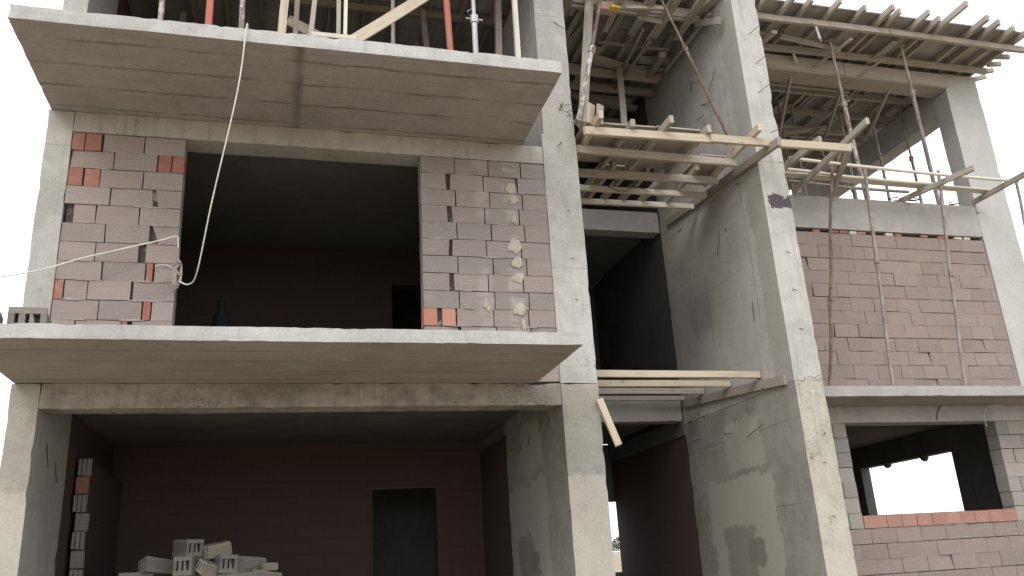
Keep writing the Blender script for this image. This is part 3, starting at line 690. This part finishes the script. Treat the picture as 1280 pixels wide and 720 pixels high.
# ------------------------------------------------------------------ props and poles
def prop(name, label, base, top, mat_lo, mat_hi, zc=.55, r=.028, group='steel props under the roof formwork', cat='prop', plate=True, head=True):
    base, top = Vector(base), Vector(top); d = top - base; L = d.length
    t = thing(name, label, cat, base, group)
    t.rotation_euler = d.to_track_quat('Z', 'Y').to_euler()
    def part(nm, fn, m):
        bm = bmesh.new(); fn(bm); return link(nm, mesh_of(bm, nm), m, t, shift=False, sharp=50)
    zc *= L
    def bent(a, b, rr, s): return [(noise.noise(Vector((s, z * .5, 1))) * .01, noise.noise(Vector((s, z * .5, 7))) * .01, z) for z in [a + (b - a) * k / 6 for k in range(7)]], rr
    s = random.uniform(0, 99)
    part('outer_tube', lambda bm: add_tube(bm, *bent(.01, zc, r, s), 12), mat_lo)
    part('inner_tube', lambda bm: add_tube(bm, *bent(zc - .05, L - .01, r * .74, s), 12), mat_hi)
    def collar(bm):
        add_tube(bm, [(0, 0, zc - .06), (0, 0, zc + .03)], r * 1.45, 10)
        add_tube(bm, [(-.09, .01, zc - .02), (.09, -.01, zc)], .009, 6)
        add_tube(bm, [(r * 1.3, 0, zc + .02), (.07, 0, zc + .08), (.03, .02, zc + .1)], .006, 6)
    part('collar', collar, mat_lo)
    if plate: part('base_plate', lambda bm: add_box(bm, -.06, .06, -.06, .06, 0, .012), mat_lo)
    if head: part('head_plate', lambda bm: add_box(bm, -.06, .06, -.06, .06, L - .012, L), mat_hi)
    return t
def pole(name, label, base, top, mat, r=.024, group='scaffold poles on the wing ledge', cat='pole', joint=None):
    t = thing(name, label, cat, base, group); base, top = Vector(base), Vector(top); d = top - base
    bm = bmesh.new(); s = random.uniform(0, 99); n = 9
    add_tube(bm, [base + d * k / n + Vector((noise.noise(Vector((s, k * .4, 0))), noise.noise(Vector((s, k * .4, 5))), 0)) * .035 for k in range(n + 1)], r, 10)
    link('tube', mesh_of(bm, 'tube'), mat, t, sharp=50)
    if joint:
        bm = bmesh.new(); add_tube(bm, [base + d * (joint - .012), base + d * (joint + .012)], r * 1.5, 10); link('coupler', mesh_of(bm, 'coupler'), mat, t, sharp=50)
    bm = bmesh.new(); add_box(bm, base.x - .05, base.x + .05, base.y - .05, base.y + .05, base.z, base.z + .01); link('base_plate', mesh_of(bm, 'plate'), mat, t)
    return t
LG = 3.655
p = pole('scaffold_pole', 'rusty brown leaning pole with a forked top, nearest the tall column', (6.89, 9.42, LG), (7.62, 9.36, 7.10), m_rust, .022, joint=.36)
bm = bmesh.new(); add_tube(bm, [(7.56, 9.36, 6.80), (7.42, 9.34, 7.14)], .011, 6); link('fork_arm', mesh_of(bm, 'arm'), m_rust, p)
bm = bmesh.new(); add_tube(bm, [(7.57, 9.36, 6.80), (7.74, 9.34, 7.12)], .011, 6); link('fork_arm', mesh_of(bm, 'arm'), m_rust, p)
pole('scaffold_pole', 'grey steel pole standing mid wall on the wing ledge', (7.895, 9.42, LG), (8.17, 9.42, 6.98), m_galv, .025, joint=.55)
pole('scaffold_pole', 'grey steel pole on the wing ledge towards the corner column', (9.073, 9.42, LG), (9.47, 9.42, 7.0), m_galv, .025, joint=.5)
pole('scaffold_pole', 'pale pole at the far right end past the corner column', (10.72, 9.42, LG), (10.9, 9.42, 6.98), m_galv, .021)
prop('steel_prop', 'grey steel prop with thick collar above the mid wall pole, rising to the front bearer', (8.70, 10.12, 6.73), (8.02, 9.42, 9.15), m_spat, m_galv, .62, .032)
prop('steel_prop', 'grey steel prop with a collar pin, nearest the corner column, rising to the front bearer', (10.05, 10.12, 6.73), (9.28, 9.35, 9.15), m_galv, m_galv, .72, .032)
ip = [((8.18, 11.2, 6.57), (8.2, 11.2, 9.15), m_rust, 'thin rusty prop inside the open wing storey nearest the tall column'),
      ((8.5, 11.3, 6.57), (8.52, 11.3, 9.15), m_galv, 'thin grey prop inside the open wing storey beside the rusty one'),
      ((9.25, 11.0, 6.57), (9.27, 11.0, 9.15), m_galv, 'thin grey prop behind the middle of the open wing storey'),
      ((10.55, 11.0, 6.57), (10.57, 11.0, 9.15), m_galv, 'thin grey prop against the bright sky beside the corner column'),
      ((9.9, 11.0, 6.57), (9.93, 11.0, 9.15), m_galv, 'thin grey prop against the sky, midway along the bright gap'),
      ((10.3, 12.3, 6.57), (10.31, 12.3, 9.15), m_galv, 'thin prop deep in the open wing storey against the sky')]
for a, b, m, lab in ip: prop('steel_prop', lab, a, b, m, m, .6, .024)
prop('steel_prop', 'mortar-splashed steel prop leaning beside the middle column above the landing formwork', (3.35, 8.45, 6.72), (3.98, 8.6, 9.08), m_spat, m_rust, .48, .032)
prop('steel_prop', 'thin rusty prop leaning across the tall column face above the landing formwork', (5.50, 8.6, 6.72), (4.82, 8.75, 9.05), m_rust, m_rust, .62, .022)
tag(board('timber_post', (4.48, 9.6, 6.68), (4.98, 10.6, 9.08), .09, .07, m_pine_old), 'rough timber post standing on the landing formwork under the bearers', 'post')
tag(board('timber_post', (3.42, 8.52, 6.7), (4.0, 9.2, 9.3), .09, .10, m_pine_old), 'brown timber post leaning behind the mortar-splashed prop', 'post')
t = tag(board('foam_offcut', (4.1, 9.2, 9.06), (4.34, 9.2, 9.06), .14, .13, m_pinkbag, warp=.03), 'pinkish lump wedged on the front bearer above the entrance', 'offcut')
t = tag(board('yellow_offcut', (4.25, 9.12, 9.02), (4.40, 9.12, 9.01), .10, .045, m_yellow, warp=.01), 'small yellow offcut under the pinkish lump by the front bearer', 'offcut')
# scaffold rails and putlogs of the wing
RG = 'scaffold rails in front of the open wing storey'
def rail(label, a, b, r=.024, m=m_galv, cat='rail', name='scaffold_rail', group=RG):
    bm = bmesh.new(); a, b = Vector(a), Vector(b); n = 8; s = random.uniform(0, 99)
    add_tube(bm, [Vector((0, 0, 0)) + (b - a) * k / n + Vector((0, 0, -.02 * math.sin(math.pi * k / n))) + Vector((0, noise.noise(Vector((s, k * .5, 0))) * .02, noise.noise(Vector((s, k * .5, 3))) * .012)) for k in range(n + 1)], r, 8)
    o = link(name, mesh_of(bm, name), m, None, sharp=50); o.location = a; return tag(o, label, cat, group)
rail('front most pale rail tied across the poles of the wing, reaching past the corner column', (6.74, 9.16, 6.87), (10.85, 9.32, 6.87), m=m_post_pale)
rail('second pale rail just behind the front one across the wing', (6.9, 9.48, 6.87), (9.7, 9.6, 6.86), m=m_post_pale)
rail('rear most pale rail close above the wing beam', (7.1, 9.8, 6.86), (9.3, 9.9, 6.86), m=m_galv)
tag(board('scaffold_board', (6.9, 9.62, 6.86), (10.6, 9.7, 6.86), .14, .03, m_post_pale), 'long thin board lying among the wing rails', 'board', RG)
PG = 'cross pieces carrying the scaffold rails'
tag(board('cross_piece', (7.3, 9.96, 6.76), (7.09, 7.95, 6.80), .05, .09, m_pine_old), 'timber cross piece with a pointed end beside the tall column', 'timber', PG)
tag(board('cross_piece', (7.95, 9.96, 6.76), (7.32, 8.6, 6.81), .05, .09, m_pine_old), 'timber cross piece between the rusty pole and the mid wall pole', 'timber', PG)
tag(board('cross_piece', (9.22, 10.03, 6.76), (9.62, 8.9, 6.80), .05, .08, m_pine_old), 'timber cross piece at the pole nearest the corner column', 'timber', PG)
tag(board('cross_piece', (10.55, 9.95, 6.78), (10.62, 8.85, 6.81), .05, .08, m_pine_old), 'timber cross piece in front of the corner column', 'timber', PG)
tag(board('cross_piece', (6.55, 9.9, 6.70), (6.5, 8.15, 6.60), .05, .09, m_pine_old), 'timber cross piece just behind the edge of the tall column', 'timber', PG)
# rubble on the wing beam
for x in (9.2, 9.45, 10.2):
    bm = bmesh.new()
    add_tube(bm, smooth_path([(x + random.uniform(-.2, .2), 10.05 + random.uniform(-.08, .05), 6.74 + random.uniform(0, .07)) for k in range(5)]), .008, 5)
    tag(link('bent_wire', mesh_of(bm, 'bent_wire'), m_wire), {9.2: 'tangled wire lying on the wing beam left of the corner side pole', 9.45: 'tangled wire lying on the wing beam behind the corner side pole', 10.2: 'tangled wire lying on the wing beam beside the corner column'}[x], 'wire')

# ------------------------------------------------------------------ top storey: posts along the balcony
PT = 'posts standing along the upper balcony'
zt = 6.57
posts = [
 ('timber_post', 'red painted timber post, left of the hanging cable on the upper balcony', (-.82, 7.36, zt), (-.80, 7.36, 9.15), .075, m_red_wood),
 ('timber_post', 'pale timber post right of the hanging cable on the upper balcony', (-.135, 7.2, zt), (.03, 7.3, 9.15), .07, m_pine),
 ('timber_post', 'weathered crooked timber post left of the pale pair on the upper balcony', (.13, 7.3, zt), (.32, 7.3, 9.15), .06, m_pine_old),
 ('timber_post', 'left of the two close bleached posts on the upper balcony', (.412, 7.24, zt), (.412, 7.24, 9.15), .05, m_pine_old),
 ('timber_post', 'right of the two close bleached posts on the upper balcony', (.475, 7.21, zt), (.475, 7.21, 9.15), .045, m_post_pale),
 ('timber_post', 'yellowish timber post next to the middle column on the upper balcony', (2.295, 7.33, zt), (2.31, 7.33, 9.15), .062, m_post_pale),
 ('timber_post', 'dark post between the pale posts, further back on the upper storey', (-.02, 8.2, zt), (.04, 8.2, 9.15), .07, m_pine_dark)]
for nm, lab, a, b, wd, m in posts: tag(board(nm, a, b, wd, wd * .8, m, warp=.012), lab, 'post', PT)
prop('steel_prop', 'dull splashed steel prop right behind the hanging cable top', (-.52, 7.36, zt), (-.52, 7.36, 9.15), m_spat, m_spat, .7, .026, PT)
prop('steel_prop', 'dull grey prop nearest the left column on the upper balcony', (-1.31, 7.7, zt), (-1.31, 7.7, 9.15), m_spat, m_spat, .7, .028, PT)
prop('steel_prop', 'red steel prop leaning slightly on the upper balcony', (1.585, 7.4, zt), (1.50, 7.45, 9.15), m_redsteel, m_redsteel, .75, .034, PT)
prop('steel_prop', 'grey steel prop with a collar just above the upper balcony edge', (1.84, 7.36, zt), (1.84, 7.36, 9.15), m_grey_steel, m_grey_steel, .255, .030, PT)
prop('steel_prop', 'thin grey prop behind the slanted plank on the upper balcony', (1.0, 7.6, zt), (1.02, 7.6, 9.15), m_galv, m_galv, .7, .022, PT)
tag(board('slanted_plank', (.55, 7.13, 6.63), (1.75, 7.5, 7.9), .11, .035, m_pine, roll=R(90)), 'broad pale plank leaning diagonally on the upper balcony edge', 'plank')
tag(board('short_plank', (.15, 7.06, 6.595), (.575, 7.06, 6.60), .05, .05, m_post_pale), 'short pale plank lying along the edge at the foot of the slanted plank', 'plank')
for i, (x, y, xb, lab) in enumerate([(-1.6, 10.5, -1.5, 'dark post far back near the left column of the top storey'), (-.3, 11.0, -.25, 'dark post far back in the middle of the top storey'), (1.9, 9.8, 1.7, 'dark slanting timber behind the red prop in the top storey'),
                                   (2.55, 9.2, 2.65, 'brown timber beside the middle column inside the top storey'), (1.2, 10.6, 1.75, 'dark slanting timber behind the diagonal plank in the top storey')]):
    tag(board('timber_post', (x, y, zt), (xb, y, 9.15), .09, .08, m_pine_dark if i != 3 else m_pine_old), lab, 'post', 'posts inside the top storey')
tag(board('cross_timber', (-2.0, 10.2, 7.75), (2.8, 10.25, 7.9), .05, .12, m_pine_dark), 'dark horizontal timber across the top storey interior', 'timber')
tag(board('slanted_plank', (-.1, 9.0, 8.15), (.9, 9.1, 7.7), .04, .14, m_pine_old), 'brown plank sloping down behind the pale posts in the top storey', 'plank')

# ------------------------------------------------------------------ cable and its coil
cb = thing('hanging_cable', 'thin white cable hanging from the upper balcony edge and stretched across the left block panel', 'cable', (-.45, 7.0, 6.57))
wire('hanging_run', [(-.43, 7.3, 6.59), (-.435, 7.06, 6.595), (-.446, 6.985, 6.54), (-.50, 7.1, 5.95), (-.70, 7.5, 5.0), (-.83, 7.9, 4.45), (-.93, 8.2, 4.42), (-1.06, 8.48, 4.55)], .007, m_cable, cb)
wire('stretched_run', [(-1.085, 8.47, 4.90), (-1.09, 8.47, 4.97), (-1.11, 8.46, 5.02), (-1.27, 8.45, 4.96), (-1.9, 8.4, 4.74), (-2.62, 8.4, 4.51), (-4.6, 8.6, 4.3), (-7, 9, 4.6)], .0075, m_cable, cb)
wire('slack_run', [(-1.10, 8.52, 4.68), (-1.2, 8.535, 4.735), (-1.3, 8.54, 4.72)], .0035, m_cable, cb)
bm = bmesh.new()
for k in range(7):
    pts = [(-1.075 + .028 * math.cos(a) * (1 + .2 * math.sin(k)) + .006 * k - .02, 8.5 - .008 * k, 4.62 + .13 * math.sin(a) - .012 * (k % 3)) for a in [i * math.pi / 8 for i in range(17)]]
    add_tube(bm, pts, .009, 6)
add_tube(bm, smooth_path([(-1.085, 8.47, 4.90), (-1.08, 8.465, 4.84), (-1.08, 8.46, 4.78), (-1.05, 8.44, 4.72), (-1.09, 8.44, 4.66), (-1.05, 8.45, 4.6)]), .012, 6)
tag(link('cable_coil', mesh_of(bm, 'cable_coil'), m_coil), 'small grey cable coil hung on the jamb of the left block panel', 'coil')

# ------------------------------------------------------------------ loose blocks
def hollow_block(L=.39, Wd=.19, Hh=.19):
    bm = bmesh.new(); tt = .045
    add_box(bm, 0, L, 0, Wd, 0, tt, 0, .003); add_box(bm, 0, L, 0, Wd, Hh - tt, Hh, 0, .003)
    for k in range(4):
        y = (Wd - .032) * k / 3; add_box(bm, .001, L - .001, y, y + .032, tt, Hh - tt, 0, .0015)
    add_box(bm, L * .5 - .012, L * .5 + .012, .005, Wd - .005, tt, Hh - tt, 0)
    bmesh.ops.translate(bm, verts=bm.verts, vec=(-L / 2, -Wd / 2, 0))
    return bm
hb = mesh_of(hollow_block(), 'hollow_block'); hb.materials.append(m_block_pile)
hb_tan = hb.copy(); hb_tan.materials.clear(); hb_tan.materials.append(m_block_tan)
def loose(label, loc, rot, me=hb, sc=1., group='loose hollow blocks on the stack'):
    o = bpy.data.objects.new('hollow_block', me); C.objects.link(o); o.location = loc; o.rotation_euler = rot; o.scale = (sc,) * 3
    return tag(o, label, 'block', group)
st = thing('block_stack', 'stack of grey hollow blocks on the ground floor beneath the loose ones', 'block stack', (-.75, 10.1, .72))
bm = bmesh.new()
for lay in range(5):
    for i in range(3):
        for j in range(3):
            add_box(bm, -1.42 + i * .40 + random.uniform(0, .02), -1.42 + i * .40 + .385, 9.85 + j * .21, 9.85 + j * .21 + .19, (.835 + lay * .187), (.835 + lay * .187) + .18, 0, .004)
link('blocks', mesh_of(bm, 'blocks'), m_block_pile, st, sharp=0)
for i in range(3): board('pallet_plank', (-1.45, 9.9 + i * .22, .78), (-.2, 9.9 + i * .22, .78), .1, .1, m_pine_old, st)
q = R(90)
z0 = 1.765
loose('grey hollow block lying with its slotted end forward, at the front of the stack', (-.93, 9.9, z0), (0, 0, R(78)))
loose('grey hollow block tilted at the left of the stack, beside the slotted front one', (-1.25, 10.0, z0 + .02), (R(-18), R(8), R(35)), sc=.85)
loose('broken tan block piece leaning in the middle of the stack', (-.74, 9.86, z0 - .005), (R(25), R(12), R(50)), hb_tan, .7)
loose('grey hollow block on top of the stack, standing highest', (-.97, 10.08, z0 + .195), (R(2), R(-3), R(118)), sc=.95)
loose('tan chipped block on top of the stack beside the highest grey one', (-.66, 10.04, z0 + .185), (R(6), R(-10), R(35)), hb_tan, .72)
loose('grey block with grooved side right of the tan broken piece', (-.60, 10.0, z0), (R(3), 0, R(112)))
loose('smooth grey block at the right part of the stack', (-.36, 10.05, z0 - .03), (R(-4), R(5), R(25)))
loose('low grey block lying at the right end of the stack', (-.16, 9.95, z0 - .14), (R(4), R(12), R(8)), sc=.8)
loose('small pale block piece perched at the far right of the stack', (-.10, 9.95, z0 + .01), (0, 0, R(40)), hb_tan, .40)
loose('low grey block at the left foot of the loose ones', (-1.45, 9.98, z0 - .1), (0, 0, R(10)), sc=.85)
BG = 'hollow blocks left on the lower balcony'
loose('grey hollow block standing on the lower balcony in front of the left column', (-2.06, 7.45, 3.65), (0, 0, R(93)), sc=.78, group=BG).scale = (.5, 1.5, 1.28)
loose('grey hollow block at the extreme left end of the lower balcony', (-2.36, 7.3, 3.65), (0, 0, R(80)), sc=.9, group=BG).scale = (.75, .9, 1.1)

# dark tied sack in the middle storey room
def sack(label, x, y, z, h, r):
    bm = bmesh.new()
    prof = [(0, .9), (.1, 1.05), (.45, 1.0), (.7, .92), (.82, .74), (.88, .42), (.91, .40), (.95, .46), (1, .2)]
    rings = []
    for a, k in prof:
        rings.append([bm.verts.new((x + math.cos(q) * r * k * (1 + .12 * noise.noise(Vector((q, a * 3, 1)))), y + math.sin(q) * r * k * .8, z + a * h)) for q in [2 * math.pi * i / 16 for i in range(16)]])
    for A, B2 in zip(rings, rings[1:]):
        for i in range(16): bm.faces.new((A[i], A[(i + 1) % 16], B2[(i + 1) % 16], B2[i]))
    bm.faces.new(rings[0][::-1]); bm.faces.new(rings[-1])
    t = thing('tied_sack', label, 'sack', (x, y, z)); link('bag', mesh_of(bm, 'bag'), m_tarp, t, sharp=60)
    bm = bmesh.new(); add_tube(bm, [(x + math.cos(a) * r * .34, y + math.sin(a) * r * .27, z + .87 * h) for a in [i * math.pi / 6 for i in range(13)]], .012, 6); link('cord', mesh_of(bm, 'cord'), m_coil, t)
sack('dark upright sack tied near its top, standing in the dim middle storey opening', -.765, 10.2, 3.65, 1.27, .13)

# shrub on the far slope
def shrub(x, y, z, r, h, label):
    t = thing('shrub', label, 'shrub', (x, y, z)); bm = bmesh.new(); random.seed(3)
    for i in range(900):
        a = random.uniform(0, 2 * math.pi); u = random.random() ** .5; v = random.random()
        p = Vector((x + math.cos(a) * r * u * (1 - v * .5), y + math.sin(a) * r * u * (1 - v * .5), z + .1 + v * h * (1 - .3 * u)))
        d = Vector((random.uniform(-1, 1), random.uniform(-1, 1), random.uniform(-.4, 1))).normalized(); e = d.orthogonal().normalized()
        s = random.uniform(.03, .075)
        bm.faces.new([bm.verts.new(p + d * s), bm.verts.new(p + e * s * .6), bm.verts.new(p - d * s), bm.verts.new(p - e * s * .6)])
    link('foliage', mesh_of(bm, 'foliage'), m_leaf, t, sharp=0)
    bm = bmesh.new(); add_tube(bm, [(x, y, z - .2), (x, y, z + h * .6)], .04, 6); link('stem', mesh_of(bm, 'stem'), m_pine_dark, t)
shrub(16.05, 40, 2.2, .75, .75, 'dark green shrub on the dry slope seen through the entrance gap')
